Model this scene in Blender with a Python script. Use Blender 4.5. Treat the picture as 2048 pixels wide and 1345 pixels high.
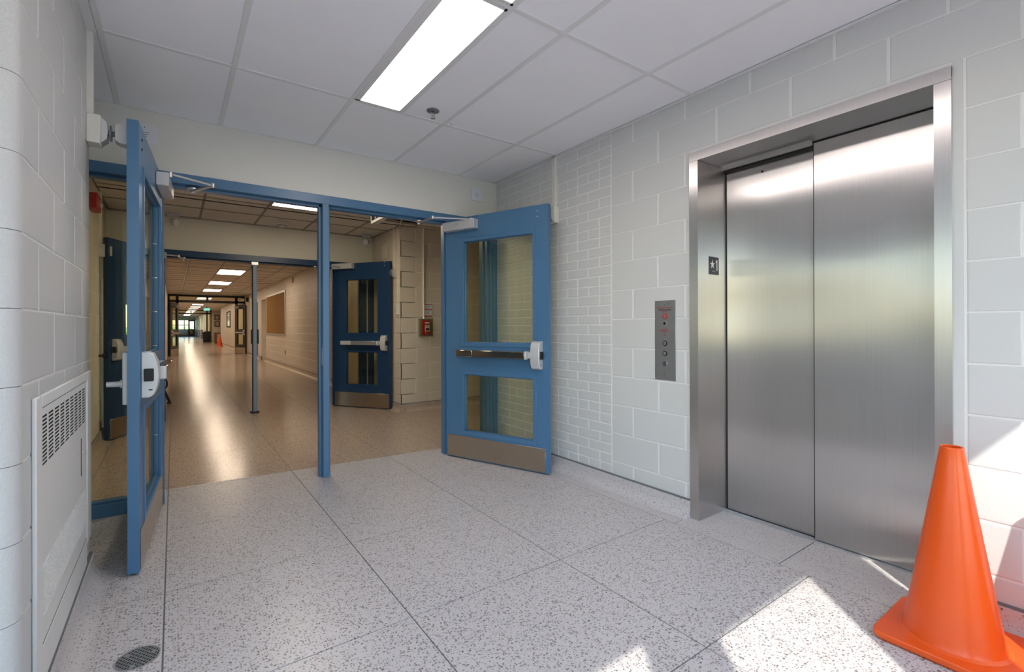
import bpy, math, random
from mathutils import Vector, Matrix
random.seed(7)
for o in list(bpy.data.objects): bpy.data.objects.remove(o)
SC = bpy.context.scene
COL = SC.collection
PI = math.pi

# ------------------------------------------------------------------ camera
yaw, pitch, roll, FPX, CY = 0.621898, 0.0012717, -0.0031253, 944.12, 652.37
fw = Vector((math.sin(yaw)*math.cos(pitch), math.cos(yaw)*math.cos(pitch), math.sin(pitch)))
rt = Vector((math.cos(yaw), -math.sin(yaw), 0)); up = rt.cross(fw)
cr, sr = math.cos(roll), math.sin(roll)
rt, up = cr*rt + sr*up, -sr*rt + cr*up
cam = bpy.data.cameras.new('camera'); co = bpy.data.objects.new('camera', cam); COL.objects.link(co)
co.matrix_world = Matrix(((rt.x, up.x, -fw.x, 0), (rt.y, up.y, -fw.y, 0), (rt.z, up.z, -fw.z, 1.15), (0, 0, 0, 1)))
cam.sensor_fit = 'HORIZONTAL'; cam.sensor_width = 36; cam.lens = FPX*36/2048
cam.shift_y = -(672.5-CY)/2048; cam.clip_start = 0.02; cam.clip_end = 500
SC.camera = co

# ------------------------------------------------------------------ world, sun, exposure
W = bpy.data.worlds.new('sky'); SC.world = W; W.use_nodes = True
nt = W.node_tree; bg = nt.nodes['Background']
sky = nt.nodes.new('ShaderNodeTexSky'); sky.sky_type = 'NISHITA'; sky.sun_disc = False
sky.sun_elevation = math.radians(42); sky.sun_rotation = math.radians(220); sky.air_density = 1.2; sky.dust_density = .8; sky.ozone_density = 2.5
nt.links.new(sky.outputs[0], bg.inputs[0]); bg.inputs[1].default_value = .50
sun = bpy.data.lights.new('sun', 'SUN'); sun.energy = 6.0; sun.angle = math.radians(0.6); sun.color = (1, .95, .87)
so = bpy.data.objects.new('sun', sun); COL.objects.link(so); so.location = (-5, -6, 8)
so.rotation_euler = Vector((.65, .76, -.91)).to_track_quat('-Z', 'Y').to_euler()
por = bpy.data.lights.new('daylight_portal', 'AREA'); por.shape = 'RECTANGLE'; por.size = 4.7; por.size_y = 2.3
por.cycles.is_portal = True
po = bpy.data.objects.new('daylight_portal', por); COL.objects.link(po); po.location = (.17, -.86, 1.16)
po.rotation_euler = (-PI/2*-1, 0, 0)
po.rotation_euler = Vector((0, 1, 0)).to_track_quat('-Z', 'Z').to_euler()
SC.view_settings.view_transform = 'Standard'; SC.view_settings.look = 'None'
SC.view_settings.gamma = 1; SC.view_settings.use_curve_mapping = False
SC.view_settings.exposure = 0.22
LAMP_A, LAMP_B, LAMP_C = 10, 12, 13

# ------------------------------------------------------------------ materials
MATS = {}
def nmat(name):
    m = bpy.data.materials.new(name); m.use_nodes = True; MATS[name] = m
    return m, m.node_tree, m.node_tree.nodes['Principled BSDF']
def setp(b, **k):
    for n, v in k.items():
        n = {'col': 'Base Color', 'rough': 'Roughness', 'metal': 'Metallic', 'spec': 'Specular IOR Level', 'coat': 'Coat Weight',
             'croug': 'Coat Roughness', 'aniso': 'Anisotropic', 'emit': 'Emission Color', 'estr': 'Emission Strength', 'sss': 'Subsurface Weight'}[n]
        if n in ('Base Color', 'Emission Color'): v = (*v, 1)
        b.inputs[n].default_value = v
def pos(t):
    return t.nodes.new('ShaderNodeNewGeometry').outputs['Position']
def bump(t, b, src, strength, dist, prev=None):
    n = t.nodes.new('ShaderNodeBump'); n.inputs['Strength'].default_value = strength; n.inputs['Distance'].default_value = dist
    t.links.new(src, n.inputs['Height'])
    if prev: t.links.new(prev, n.inputs['Normal'])
    t.links.new(n.outputs[0], b.inputs['Normal'])
    return n.outputs[0]
def noise(t, scale, detail=2, rough=.5, vec=None):
    n = t.nodes.new('ShaderNodeTexNoise'); n.inputs['Scale'].default_value = scale; n.inputs['Detail'].default_value = detail
    n.inputs['Roughness'].default_value = rough
    t.links.new(vec or pos(t), n.inputs['Vector']); return n.outputs['Fac']
def ramp(t, src, stops):
    n = t.nodes.new('ShaderNodeValToRGB'); t.links.new(src, n.inputs[0]); e = n.color_ramp.elements
    while len(e) < len(stops): e.new(.5)
    for i, (p, c) in enumerate(stops):
        e[i].position = p; e[i].color = (*c, 1) if len(c) == 3 else c
    return n.outputs[0]
def mixc(t, fac, a, b, typ='MIX'):
    n = t.nodes.new('ShaderNodeMix'); n.data_type = 'RGBA'; n.blend_type = typ
    for i, v in ((0, fac), (6, a), (7, b)):
        if isinstance(v, (int, float)): n.inputs[i].default_value = v
        elif isinstance(v, tuple): n.inputs[i].default_value = (*v, 1)
        else: t.links.new(v, n.inputs[i])
    return n.outputs[2]
def math_(t, op, a, b=0.0, c=None):
    n = t.nodes.new('ShaderNodeMath'); n.operation = op
    for i, v in enumerate((a, b) if c is None else (a, b, c)):
        if isinstance(v, (int, float)): n.inputs[i].default_value = v
        else: t.links.new(v, n.inputs[i])
    return n.outputs[0]
def painted(name, col, rough=.35, pore=.25, spec=.5, var=.03, pscale=260):
    m, t, b = nmat(name); setp(b, rough=rough, spec=spec)
    n = noise(t, 3, 4); c = mixc(t, n, tuple(x*(1-var) for x in col), tuple(min(1, x*(1+var)) for x in col))
    t.links.new(c, b.inputs['Base Color'])
    f = noise(t, pscale, 3, .6); f2 = ramp(t, f, [(.35, (0, 0, 0)), (.5, (1, 1, 1))])
    a = bump(t, b, f2, pore, .0012)
    bump(t, b, noise(t, 22, 3), .25, .003, a)
    return m
def plain(name, col, rough=.5, metal=0, spec=.5, **k):
    m, t, b = nmat(name); setp(b, col=col, rough=rough, metal=metal, spec=spec, **k)
    n = noise(t, 40, 3); c = mixc(t, n, tuple(x*.96 for x in col), tuple(min(1, x*1.03) for x in col)); t.links.new(c, b.inputs['Base Color'])
    return m
def emis(name, col, s):
    m, t, b = nmat(name); setp(b, col=(.8, .8, .8), rough=.6, emit=col, estr=s); return m
painted('wall_paint', (.63, .65, .64), .38, .22)
painted('joint_highlight', (.77, .78, .77), .3, .0)  # joint backing paler than the wall: light caught in joints, painted in
painted('wall_paint_smooth', (.72, .72, .67), .5, .05)
painted('wall_rough', (.56, .565, .56), .42, .55)
painted('cream', (.66, .59, .485), .4, .3)
painted('cream_joint_highlight', (.84, .77, .66), .35, .0)  # cream joints lightened too, a painted highlight between the blocks
painted('cream_smooth', (.78, .74, .60), .5, .05)
painted('tan', (.50, .40, .27), .35, .2)
painted('tile_white', (.88, .91, .955), .8, .25, .2, .02, 400)
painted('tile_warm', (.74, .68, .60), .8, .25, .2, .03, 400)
plain('grid_white', (.74, .76, .77), .45)
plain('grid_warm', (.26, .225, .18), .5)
painted('blue', (.07, .18, .33), .32, .04)
painted('navy', (.009, .040, .105), .32, .04)
painted('black_paint', (.014, .016, .018), .3, .04)
plain('dark', (.01, .01, .011), .6)
plain('gap_grey', (.16, .17, .18), .7)
plain('aluminium', (.62, .63, .64), .35, .85)
plain('mullion_grey', (.17, .24, .33), .35)
plain('silver_paint', (.62, .63, .64), .4, .3)
plain('chrome', (.8, .8, .8), .15, 1)
plain('bronze_bar', (.36, .30, .24), .2, 1)
plain('white_plastic', (.74, .74, .68), .4)
plain('white_paper', (.74, .76, .80), .7)
plain('cabinet', (.70, .705, .69), .4)
plain('slot_metal', (.20, .21, .24), .4, .3)
plain('red', (.42, .012, .010), .35)
plain('red_text', (.42, .05, .06), .6)
plain('black_text', (.015, .015, .02), .5)
plain('white_text', (.8, .8, .8), .5)
plain('sign_black', (.012, .012, .022), .35)
plain('cork', (.26, .125, .02), .85)
plain('wood', (.16, .08, .035), .5)
plain('grey_door', (.17, .16, .15), .5)
plain('rubber', (.02, .02, .02), .6)
plain('asphalt', (.66, .64, .61), .9)
plain('path_red', (.34, .12, .09), .9)
plain('hedge_green', (.30, .42, .18), .9)
plain('locker', (.16, .19, .24), .4)
plain('yellow', (.6, .4, .02), .5)
emis('lamp_a', (1, .90, .87), LAMP_A)
emis('lamp_b', (1, .86, .68), LAMP_B)
emis('lamp_c', (1, .80, .61), LAMP_C)
emis('exit_green', (.02, .5, .42), 1.2)
# lawn
m, t, b = nmat('lawn'); setp(b, rough=1); n = noise(t, 1.5, 6)
t.links.new(ramp(t, n, [(.3, (.05, .13, .025)), (.7, (.12, .24, .05))]), b.inputs['Base Color'])
# orange cone plastic
m, t, b = nmat('orange'); setp(b, col=(.80, .105, .012), rough=.25, spec=.5, sss=.04)
b.inputs['Subsurface Radius'].default_value = (.02, .004, .001); b.inputs['Subsurface Scale'].default_value = .3
bump(t, b, noise(t, 14, 3), .15, .004)
# terrazzo: light cement with dark and brown chips; browner and glossier beyond the doorway line
def terrazzo(name, fine=1.0, gloss=.3, dim='2D'):
    m, t, b = nmat(name); P = pos(t)
    mp = t.nodes.new('ShaderNodeVectorMath'); mp.operation = 'MULTIPLY'; mp.inputs[1].default_value = (1, 1, 1); t.links.new(P, mp.inputs[0])
    wob = t.nodes.new('ShaderNodeTexNoise'); wob.inputs['Scale'].default_value = 90; t.links.new(P, wob.inputs['Vector'])
    sub = t.nodes.new('ShaderNodeVectorMath'); sub.operation = 'MULTIPLY_ADD'; t.links.new(wob.outputs['Color'], sub.inputs[0])
    sub.inputs[1].default_value = (.010, .010, .010); t.links.new(mp.outputs[0], sub.inputs[2])
    vec = sub.outputs[0]
    def chips(scale, thr, rad, seed):
        v = t.nodes.new('ShaderNodeTexVoronoi'); v.inputs['Scale'].default_value = scale; v.voronoi_dimensions = dim
        ad = t.nodes.new('ShaderNodeVectorMath'); ad.operation = 'ADD'; ad.inputs[1].default_value = (seed, seed*.7, 0)
        t.links.new(vec, ad.inputs[0]); t.links.new(ad.outputs[0], v.inputs['Vector'])
        sp = t.nodes.new('ShaderNodeSeparateColor'); t.links.new(v.outputs['Color'], sp.inputs[0])
        a = math_(t, 'LESS_THAN', sp.outputs[0], thr)
        r = math_(t, 'MULTIPLY', sp.outputs[1], rad)
        d = math_(t, 'LESS_THAN', v.outputs['Distance'], math_(t, 'ADD', r, rad*.25))
        return math_(t, 'MULTIPLY', a, d), sp.outputs[2]
    base = mixc(t, noise(t, 2.2, 4), (.60, .575, .57), (.66, .635, .63))
    base = mixc(t, noise(t, 500, 2), base, (.50, .48, .48))
    c1, r1 = chips(150*fine, .42, .42, 3.1); base = mixc(t, math_(t, 'MULTIPLY', c1, .75), base, mixc(t, r1, (.34, .32, .31), (.48, .42, .40)))
    c2, r2 = chips(105*fine, .50, .36, 11.7); base = mixc(t, math_(t, 'MULTIPLY', c2, .85), base, mixc(t, r2, (.07, .07, .075), (.30, .23, .20)))
    c3, r3 = chips(70*fine, .26, .26, 27.3); base = mixc(t, math_(t, 'MULTIPLY', c3, .8), base, mixc(t, r3, (.09, .10, .10), (.38, .30, .26)))
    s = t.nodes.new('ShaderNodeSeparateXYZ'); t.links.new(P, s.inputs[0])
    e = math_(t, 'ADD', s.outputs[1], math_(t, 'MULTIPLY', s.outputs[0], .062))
    past_line = math_(t, 'GREATER_THAN', math_(t, 'ADD', e, math_(t, 'MULTIPLY', noise(t, 30, 2), .02)), 4.163)
    base = mixc(t, past_line, base, mixc(t, 1.0, base, (.84, .70, .56), 'MULTIPLY'))
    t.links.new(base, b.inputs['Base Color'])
    rg = t.nodes.new('ShaderNodeMix'); t.links.new(past_line, rg.inputs[0]); rg.inputs[2].default_value = gloss; rg.inputs[3].default_value = .19; b.inputs['Specular IOR Level'].default_value = .32
    t.links.new(rg.outputs[0], b.inputs['Roughness'])
    a_ = bump(t, b, noise(t, 5, 2), .12, .004)
    bump(t, b, noise(t, 1.6, 2), .25, .010, a_)
    return m
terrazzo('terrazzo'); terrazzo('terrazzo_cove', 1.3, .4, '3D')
# brushed steel
def steel(name, col, rough, an, rot=0.0, wave=.0):
    m, t, b = nmat(name); setp(b, metal=1, rough=rough, aniso=an)
    P = pos(t); mp = t.nodes.new('ShaderNodeMapping'); mp.inputs['Scale'].default_value = (220, 220, 1.2); t.links.new(P, mp.inputs[0])
    n = t.nodes.new('ShaderNodeTexNoise'); n.inputs['Scale'].default_value = 2; n.inputs['Detail'].default_value = 4; t.links.new(mp.outputs[0], n.inputs['Vector'])
    c = mixc(t, n.outputs[0], tuple(x*.9 for x in col), tuple(min(1, x*1.08) for x in col))
    t.links.new(c, b.inputs['Base Color'])
    ge = t.nodes.new('ShaderNodeNewGeometry'); cx_ = t.nodes.new('ShaderNodeVectorMath'); cx_.operation = 'CROSS_PRODUCT'
    t.links.new(ge.outputs['True Normal'], cx_.inputs[0]); cx_.inputs[1].default_value = (.02, .01, 1)
    nz = t.nodes.new('ShaderNodeVectorMath'); nz.operation = 'NORMALIZE'; t.links.new(cx_.outputs[0], nz.inputs[0]); t.links.new(nz.outputs[0], b.inputs['Tangent'])
    b.inputs['Anisotropic Rotation'].default_value = rot
    if wave:
        mp2 = t.nodes.new('ShaderNodeMapping'); mp2.inputs['Scale'].default_value = (1, .8, 2.2); t.links.new(P, mp2.inputs[0])
        w = t.nodes.new('ShaderNodeTexNoise'); w.inputs['Scale'].default_value = 1.0; w.inputs['Detail'].default_value = 0; t.links.new(mp2.outputs[0], w.inputs['Vector'])
        bump(t, b, w.outputs[0], .5, wave)
    return m
steel('steel_door', (.58, .565, .545), .30, 1.0, 0, .05)
steel('steel_frame', (.60, .58, .56), .32, .95, 0, .004)
steel('steel_kick', (.50, .43, .35), .22, .4, 0, .004)
steel('steel_panel', (.46, .47, .48), .42, .5)
# thin glass
def glass(name, tint=(1, 1, 1), refl=.07):
    m = bpy.data.materials.new(name); m.use_nodes = True; MATS[name] = m; t = m.node_tree; t.nodes.clear()
    out = t.nodes.new('ShaderNodeOutputMaterial'); mx = t.nodes.new('ShaderNodeMixShader')
    tr = t.nodes.new('ShaderNodeBsdfTransparent'); tr.inputs[0].default_value = (*tint, 1)
    gl = t.nodes.new('ShaderNodeBsdfGlossy'); gl.inputs['Roughness'].default_value = .02
    fr = t.nodes.new('ShaderNodeLayerWeight'); fr.inputs[0].default_value = .5
    pw = math_(t, 'POWER', fr.outputs['Facing'], 4.0); pw = math_(t, 'MULTIPLY_ADD', pw, .5, .035)
    t.links.new(pw, mx.inputs[0]); t.links.new(tr.outputs[0], mx.inputs[1]); t.links.new(gl.outputs[0], mx.inputs[2])
    t.links.new(mx.outputs[0], out.inputs[0]); return m
glass('glass', (.955, .945, .85)); glass('glass_out', (.98, .99, .98))

# ------------------------------------------------------------------ mesh helpers
ORG = {}
class MB:
    def __init__(s): s.v = []; s.f = []
    def poly(s, pts, faces):
        n = len(s.v); s.v += [tuple(p) for p in pts]; s.f += [tuple(i+n for i in f) for f in faces]; return s
    def box(s, x0, x1, y0, y1, z0, z1):
        x0, x1 = min(x0, x1), max(x0, x1); y0, y1 = min(y0, y1), max(y0, y1); z0, z1 = min(z0, z1), max(z0, z1)
        return s.poly([(x0, y0, z0), (x1, y0, z0), (x1, y1, z0), (x0, y1, z0), (x0, y0, z1), (x1, y0, z1), (x1, y1, z1), (x0, y1, z1)],
                      [(0, 3, 2, 1), (4, 5, 6, 7), (0, 1, 5, 4), (1, 2, 6, 5), (2, 3, 7, 6), (3, 0, 4, 7)])
    def cyl(s, a, b, r0, r1=None, n=16, caps=True):
        a, b = Vector(a), Vector(b); r1 = r0 if r1 is None else r1; d = (b-a).normalized()
        u = d.orthogonal().normalized(); w = d.cross(u); pts = []
        for c, r in ((a, r0), (b, r1)):
            pts += [c+(u*math.cos(2*PI*i/n)+w*math.sin(2*PI*i/n))*r for i in range(n)]
        fs = [(i, (i+1) % n, n+(i+1) % n, n+i) for i in range(n)]
        if caps: fs += [tuple(range(n))[::-1], tuple(range(n, 2*n))]
        return s.poly(pts, fs)
    def prism(s, prof, axis, a, b):
        n = len(prof)
        def P(p, q): return {'x': (q, p[0], p[1]), 'y': (p[0], q, p[1]), 'z': (p[0], p[1], q)}[axis]
        pts = [P(p, a) for p in prof]+[P(p, b) for p in prof]
        return s.poly(pts, [tuple(range(n)), tuple(range(n, 2*n))[::-1]]+[(i, n+i, n+(i+1) % n, (i+1) % n) for i in range(n)])
    def lathe(s, prof, c=(0, 0, 0), n=40, closed=False):
        pts = []; m = len(prof)
        for r, z in prof: pts += [(c[0]+r*math.cos(2*PI*i/n), c[1]+r*math.sin(2*PI*i/n), c[2]+z) for i in range(n)]
        fs = []
        for j in range(m if closed else m-1):
            k = (j+1) % m
            fs += [(j*n+i, j*n+(i+1) % n, k*n+(i+1) % n, k*n+i) for i in range(n)]
        return s.poly(pts, fs)
    def tube(s, pts, r, n=8):
        for a, b in zip(pts, pts[1:]): s.cyl(a, b, r, n=n)
        return s
    def mesh(s, name, mat, o=(0, 0, 0)):
        me = bpy.data.meshes.new(name); me.from_pydata([(x-o[0], y-o[1], z-o[2]) for x, y, z in s.v], [], s.f)
        import bmesh as bmm
        bm = bmm.new(); bm.from_mesh(me); bmm.ops.recalc_face_normals(bm, faces=bm.faces); bm.to_mesh(me); bm.free()
        me.materials.append(MATS[mat]); me.shade_smooth(); me.set_sharp_from_angle(angle=math.radians(32)); return me
    def build(s, name, mat, parent=None, bevel=0, local=False, seg=1):
        o = (0, 0, 0) if (parent is None or local) else ORG.get(parent.name, (0, 0, 0))
        ob = bpy.data.objects.new(name, s.mesh(name, mat, o)); COL.objects.link(ob)
        if parent is not None: ob.parent = parent
        ORG[ob.name] = o
        if bevel:
            md = ob.modifiers.new('soft_edges', 'BEVEL'); md.width = bevel; md.segments = seg; md.limit_method = 'ANGLE'; md.angle_limit = math.radians(40)
        return ob
def tag(o, label=None, cat=None, group=None, kind=None):
    for k, v in (('label', label), ('category', cat), ('group', group), ('kind', kind)):
        if v: o[k] = v
    return o
def thing(name, label, cat, loc=(0, 0, 0), rz=0, group=None, kind=None):
    o = bpy.data.objects.new(name, None); COL.objects.link(o); o.location = loc; o.rotation_euler = (0, 0, rz); o.empty_display_size = .1
    ORG[o.name] = tuple(loc); return tag(o, label, cat, group, kind)
def struct(mb, name, mat, **k):
    o = mb.build(name, mat, **k); o['kind'] = 'structure'; return o
def sroot(name, loc=(0, 0, 0)): return thing(name, None, None, loc, kind='structure')
def dup(root, loc, label=None):
    r = root.copy(); COL.objects.link(r); r.location = loc
    if label: r['label'] = label
    for ch in list(root.children):
        c = ch.copy(); COL.objects.link(c); c.parent = r
        for g in list(ch.children):
            d = g.copy(); COL.objects.link(d); d.parent = c
    return r
ROT = {'-x': ((0, 0, -1), (-1, 0, 0), (0, 1, 0)), '-y': ((1, 0, 0), (0, 0, -1), (0, 1, 0)), '+x': ((0, 0, 1), (1, 0, 0), (0, 1, 0))}
def text(body, size, loc, face, mat, parent, name='lettering', ext=.0006, sx=1.0):
    cu = bpy.data.curves.new(name, 'FONT'); cu.body = body; cu.size = size; cu.align_x = 'CENTER'; cu.align_y = 'CENTER'; cu.extrude = ext
    cu.resolution_u = 3; cu.materials.append(MATS[mat])
    tmp = bpy.data.objects.new('tmp', cu); me = bpy.data.meshes.new_from_object(tmp); bpy.data.objects.remove(tmp); me.name = name
    o = bpy.data.objects.new(name, me); COL.objects.link(o); org = ORG[parent.name]; o.parent = parent
    M = Matrix(ROT[face]).to_4x4()
    M = M @ Matrix.Diagonal((sx, 1, 1, 1)); M.translation = Vector(loc)-Vector(org); o.matrix_local = M; return o

# ---- masonry
BM = {}
def piece_mesh(kind, w, h, d, mat, b=.003):
    k = (kind, round(w, 3), round(h, 3), mat)
    if k in BM: return BM[k]
    v = []; d = .0030; lv = [(0, 0), (b*.2, d*.45), (b*.7, d*.85), (b*1.5, d)]
    for ins, dep in lv: v += [(ins, -dep, ins), (w-ins, -dep, ins), (w-ins, -dep, h-ins), (ins, -dep, h-ins)]
    f = []
    for j in range(3):
        for i in range(4): f.append((j*4+i, j*4+(i+1) % 4, (j+1)*4+(i+1) % 4, (j+1)*4+i))
    f.append((12, 13, 14, 15))
    me = bpy.data.meshes.new(kind); me.from_pydata(v, [], f); me.materials.append(MATS[mat]); BM[k] = me; return me
def subtract(r, h):
    u0, u1, z0, z1 = r; a0, a1, b0, b1 = h
    if a0 >= u1 or a1 <= u0 or b0 >= z1 or b1 <= z0: return [r]
    out = []
    if a0 > u0: out.append((u0, a0, z0, z1))
    if a1 < u1: out.append((a1, u1, z0, z1))
    m0, m1 = max(u0, a0), min(u1, a1)
    if b0 > z0: out.append((m0, m1, z0, b0))
    if b1 < z1: out.append((m0, m1, b1, z1))
    return out
def masonry(parent, name, O, rz, rects, mat, gu=.008, gz=.005, d=.004, holes=(), b=.003):
    c, s = math.cos(rz), math.sin(rz); n = 0; org = ORG[parent.name]
    for h in holes: rects = [q for r in rects for q in subtract(r, h)]
    for u0, u1, z0, z1 in rects:
        w, h = u1-u0-gu, z1-z0-gz
        if w < .02 or h < .02: continue
        j = random.uniform(-.0004, .0004)
        o = bpy.data.objects.new(name, piece_mesh(name, w, h, d, mat, b)); COL.objects.link(o); o.parent = parent
        u = u0+gu/2; j += -.0030
        o.location = (O[0]+c*u+s*j-org[0], O[1]+s*u-c*j-org[1], z0+gz/2-org[2]); o.rotation_euler = (0, 0, rz); n += 1
    return n
def bond(u0, u1, z0, z1, course, zb, L, offs, extra=()):
    out = []; k = math.floor((z0-zb)/course+1e-6)
    while zb+k*course < z1-1e-6:
        a, bb = max(z0, zb+k*course), min(z1, zb+(k+1)*course)
        off, Lk = offs(k)
        cuts = [u0]; i = math.floor((u0-off)/Lk)
        while off+i*Lk < u1:
            x = off+i*Lk
            if x > u0+.01 and x < u1-.01: cuts.append(x)
            i += 1
        cuts.append(u1)
        out += [(p, q, a, bb) for p, q in zip(cuts, cuts[1:])]
        k += 1
    return out

ZC = 2.526
# ================================================================== STRUCTURE
# ---- floor: dark bed, terrazzo panels with divider strips between
floor = struct(MB().box(-2.6, 6.2, -.83, 80, -.12, -.003), 'floor', 'gap_grey')
fp = [-.50, -.033, .765, 1.546, 2.372]
ys = [-.83, .185, .97, 1.755, 2.54, 3.31, 4.10, 5.11, 5.9, 6.68, 7.46]
while ys[-1] < 24: ys.append(ys[-1]+.785)
def panel(x0, x1, y0, y1, mat='terrazzo'):
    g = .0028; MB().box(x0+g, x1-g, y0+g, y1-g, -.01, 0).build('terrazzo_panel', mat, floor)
for j in range(len(ys)-1):
    y0, y1 = ys[j], ys[j+1]
    for i in range(4):
        x0, x1 = fp[i], fp[i+1]
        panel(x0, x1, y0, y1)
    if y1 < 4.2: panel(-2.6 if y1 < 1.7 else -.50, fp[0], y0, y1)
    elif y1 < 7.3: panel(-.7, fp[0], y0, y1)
    if y0 < 3.2: pass
    if y0 >= 7.3: panel(fp[4], 2.7, y0, y1)
panel(2.372, 2.60, -.83, .5, 'terrazzo_cove'); panel(2.372, 2.85, .5, 1.105, 'terrazzo_cove'); panel(2.372, 2.85, 1.105, 1.69, 'terrazzo_cove')
panel(2.372, 2.60, 1.69, 3.9, 'terrazzo_cove')
for x0, x1 in ((2.372, 3.15), (3.15, 3.95), (3.95, 4.75), (4.75, 6.1)):
    for y0, y1 in ((3.9, 4.5), (4.5, 5.3), (5.3, 6.14)): panel(x0, x1, y0, y1)
panel(2.372, 2.6, 6.14, 7.46)
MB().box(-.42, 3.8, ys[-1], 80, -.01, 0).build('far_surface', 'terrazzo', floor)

# ---- right wall with brick panel beside the doorway and block field around the lift
wr = sroot('wall_right', (2.525, 0, 0))
XR = 2.525
wb = MB()
for (y0, y1, z0, z1) in ((1.679, 3.79, 0, 2.8), (.505, 1.679, 2.185, 2.8), (-.9, .505, 0, 2.8)): wb.box(XR+.0022, XR+.2, y0, y1, z0, z1)
wb.build('wall_backing', 'joint_highlight', wr)
def U(y): return 3.775-y
bc = .0708
rects = bond(0, U(2.309), .1, ZC, bc, .1, .2275, lambda k: (U(2.309), .1138) if k % 6 == 0 else ((U(2.426), .2275) if k % 2 == 1 else (U(2.5396), .2275)))
masonry(wr, 'brick', (XR, 3.775), -PI/2, rects, 'wall_paint', .009, .007, .0045, b=.0035)
bo = lambda k: (U(2.116), .4) if k % 2 == 0 else (U(1.911), .4)
rects = bond(U(2.309), U(-.9), .1, ZC, .2, 0, .4, bo)
hole = (U(1.684), U(.47), 0, 2.187)
blk = masonry(wr, 'block', (XR, 3.775), -PI/2, rects, 'wall_paint', .011, .004, .004, holes=[hole], b=.005)
# smooth mortar strip beside the lift frame
MB().box(XR, XR+.0026, .473, .505, .1, 2.2).build('mortar_strip', 'wall_paint', wr)
# ---- left wall: block pier with rounded near corner
wl = sroot('wall_left', (-.32, 0, 0)); XL = -.32
w = MB(); w.box(XL-.12, XL-.0022, 1.74, 2.95, 0, 2.8); w.box(-2.7, XL-.05, 1.693, 1.81, 0, 2.8)
w.build('wall_backing', 'joint_highlight', wl)
def UL(y): return y-1.74
rects = bond(0, 1.21, .1, ZC, .2, 0, .4, lambda k: (UL(1.749), .4) if k % 2 == 1 else (UL(1.93), .4))
masonry(wl, 'block', (XL, 1.74), PI/2, rects, 'wall_rough', .010, .003, .004, b=.005)
z = .1
k = 0
while z < ZC:                                     # bullnose blocks, one per course, at the rounded corner
    z1 = min(ZC, (k+1)*.2); arc = [(XL-.05+.05*math.cos(a), 1.74-.05*math.sin(a)) for a in [i*PI/2/8 for i in range(9)]]
    prof = arc+[(-.66 if k % 2 else -.46, 1.69), (-.66 if k % 2 else -.46, 1.74), (XL-.06, 1.78), (XL, 1.744)]
    MB().prism(prof, 'z', z+.0008, z1-.0008).build('bullnose_block', 'wall_rough', wl); z = z1; k += 1
rects = bond(0, 2.2, .1, ZC, .2, 0, .4, lambda k: (.27 if k % 2 else .07, .4))
masonry(wl, 'block', (-2.66, 1.694), 0, rects, 'wall_rough', .010, .003, .004, b=.005)
# recess beside the doors
w = struct(MB().box(-.60, -.50, 2.94, 3.78, 0, 2.8).box(-.50, -.36, 2.94, 2.95, 0, 2.8), 'wall_recess_left', 'wall_paint')
# outer walls of the entrance that close the room behind the camera
ww = struct(MB().box(-2.75, -2.6, -.9, -.55, 0, 2.8).box(-2.75, -2.6, 1.5, 1.8, 0, 2.8).box(-2.75, -2.6, -.55, 1.5, 0, .85).box(-2.75, -2.6, -.55, 1.5, 2.15, 2.8), 'wall_west', 'wall_paint')
w3 = sroot('added_window_3', (-2.65, .5, .85))  # unseen west window, added so the elevator steel has sky to reflect
for q in (-.55, .45, 1.45): MB().box(-2.70, -2.62, q, q+.05, .85, 2.15).build('post', 'blue', w3)
for q in (-.5, .5): MB().box(-2.67, -2.663, q, q+.95, .85, 2.15).build('pane', 'glass_out', w3)
# header wall above the first door screen
struct(MB().box(-.75, 2.53, 3.775, 3.88, 2.155, 2.8).box(-.75, -.50, 3.775, 3.88, 0, 2.155), 'wall_header', 'wall_paint_smooth')
# ---- vestibule
wvl = sroot('wall_vestibule_left', (-.61, 3.88, 0))
MB().box(-.75, -.6122, 3.88, 6.48, 0, 2.8).box(-.75, -.64, 6.48, 7.2, 0, 2.8).build('wall_backing', 'cream_joint_highlight', wvl)
rects = bond(0, 2.6, .1, ZC, .2095, .0185, .4, lambda k: (.1 if k % 2 else .3, .4))
masonry(wvl, 'block', (-.61, 3.88), PI/2, rects, 'cream')
rects = bond(2.6, 3.32, .1, ZC, .2095, .0185, .4, lambda k: (.1 if k % 2 else .3, .4))
masonry(wvl, 'block', (-.636, 3.88), PI/2, rects, 'cream')
wvr = sroot('wall_vestibule_right', (2.5, 6.08, 0))
MB().box(2.5022, 6.2, 6.0822, 6.2, 0, 2.8).box(2.5022, 2.7, 6.0822, 7.2, 0, 2.8).build('wall_backing', 'cream_joint_highlight', wvr)
o4 = .424
rects = bond(0, 3.6, .1, ZC, .2095, .0185, o4, lambda k: (.222 if k % 2 else .434, o4))
masonry(wvr, 'block', (2.5, 6.08), 0, rects, 'cream', .009, .006)
rects = bond(0, 1.12, .1, ZC, .2095, .0185, o4, lambda k: (.12 if k % 2 else .33, o4))
masonry(wvr, 'block', (2.5, 7.2), -PI/2, rects, 'cream', .009, .006)
w = MB().box(2.53, 6.2, 3.79, 3.93, 0, 2.8); struct(w, 'wall_side_hall_south', 'cream')
struct(MB().box(6.05, 6.2, 3.9, 6.1, 0, 2.8), 'wall_side_hall_east', 'cream')
struct(MB().box(-.75, 2.51, 7.2, 7.32, 2.10, 2.8), 'wall_header_inner', 'cream_smooth')
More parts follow.
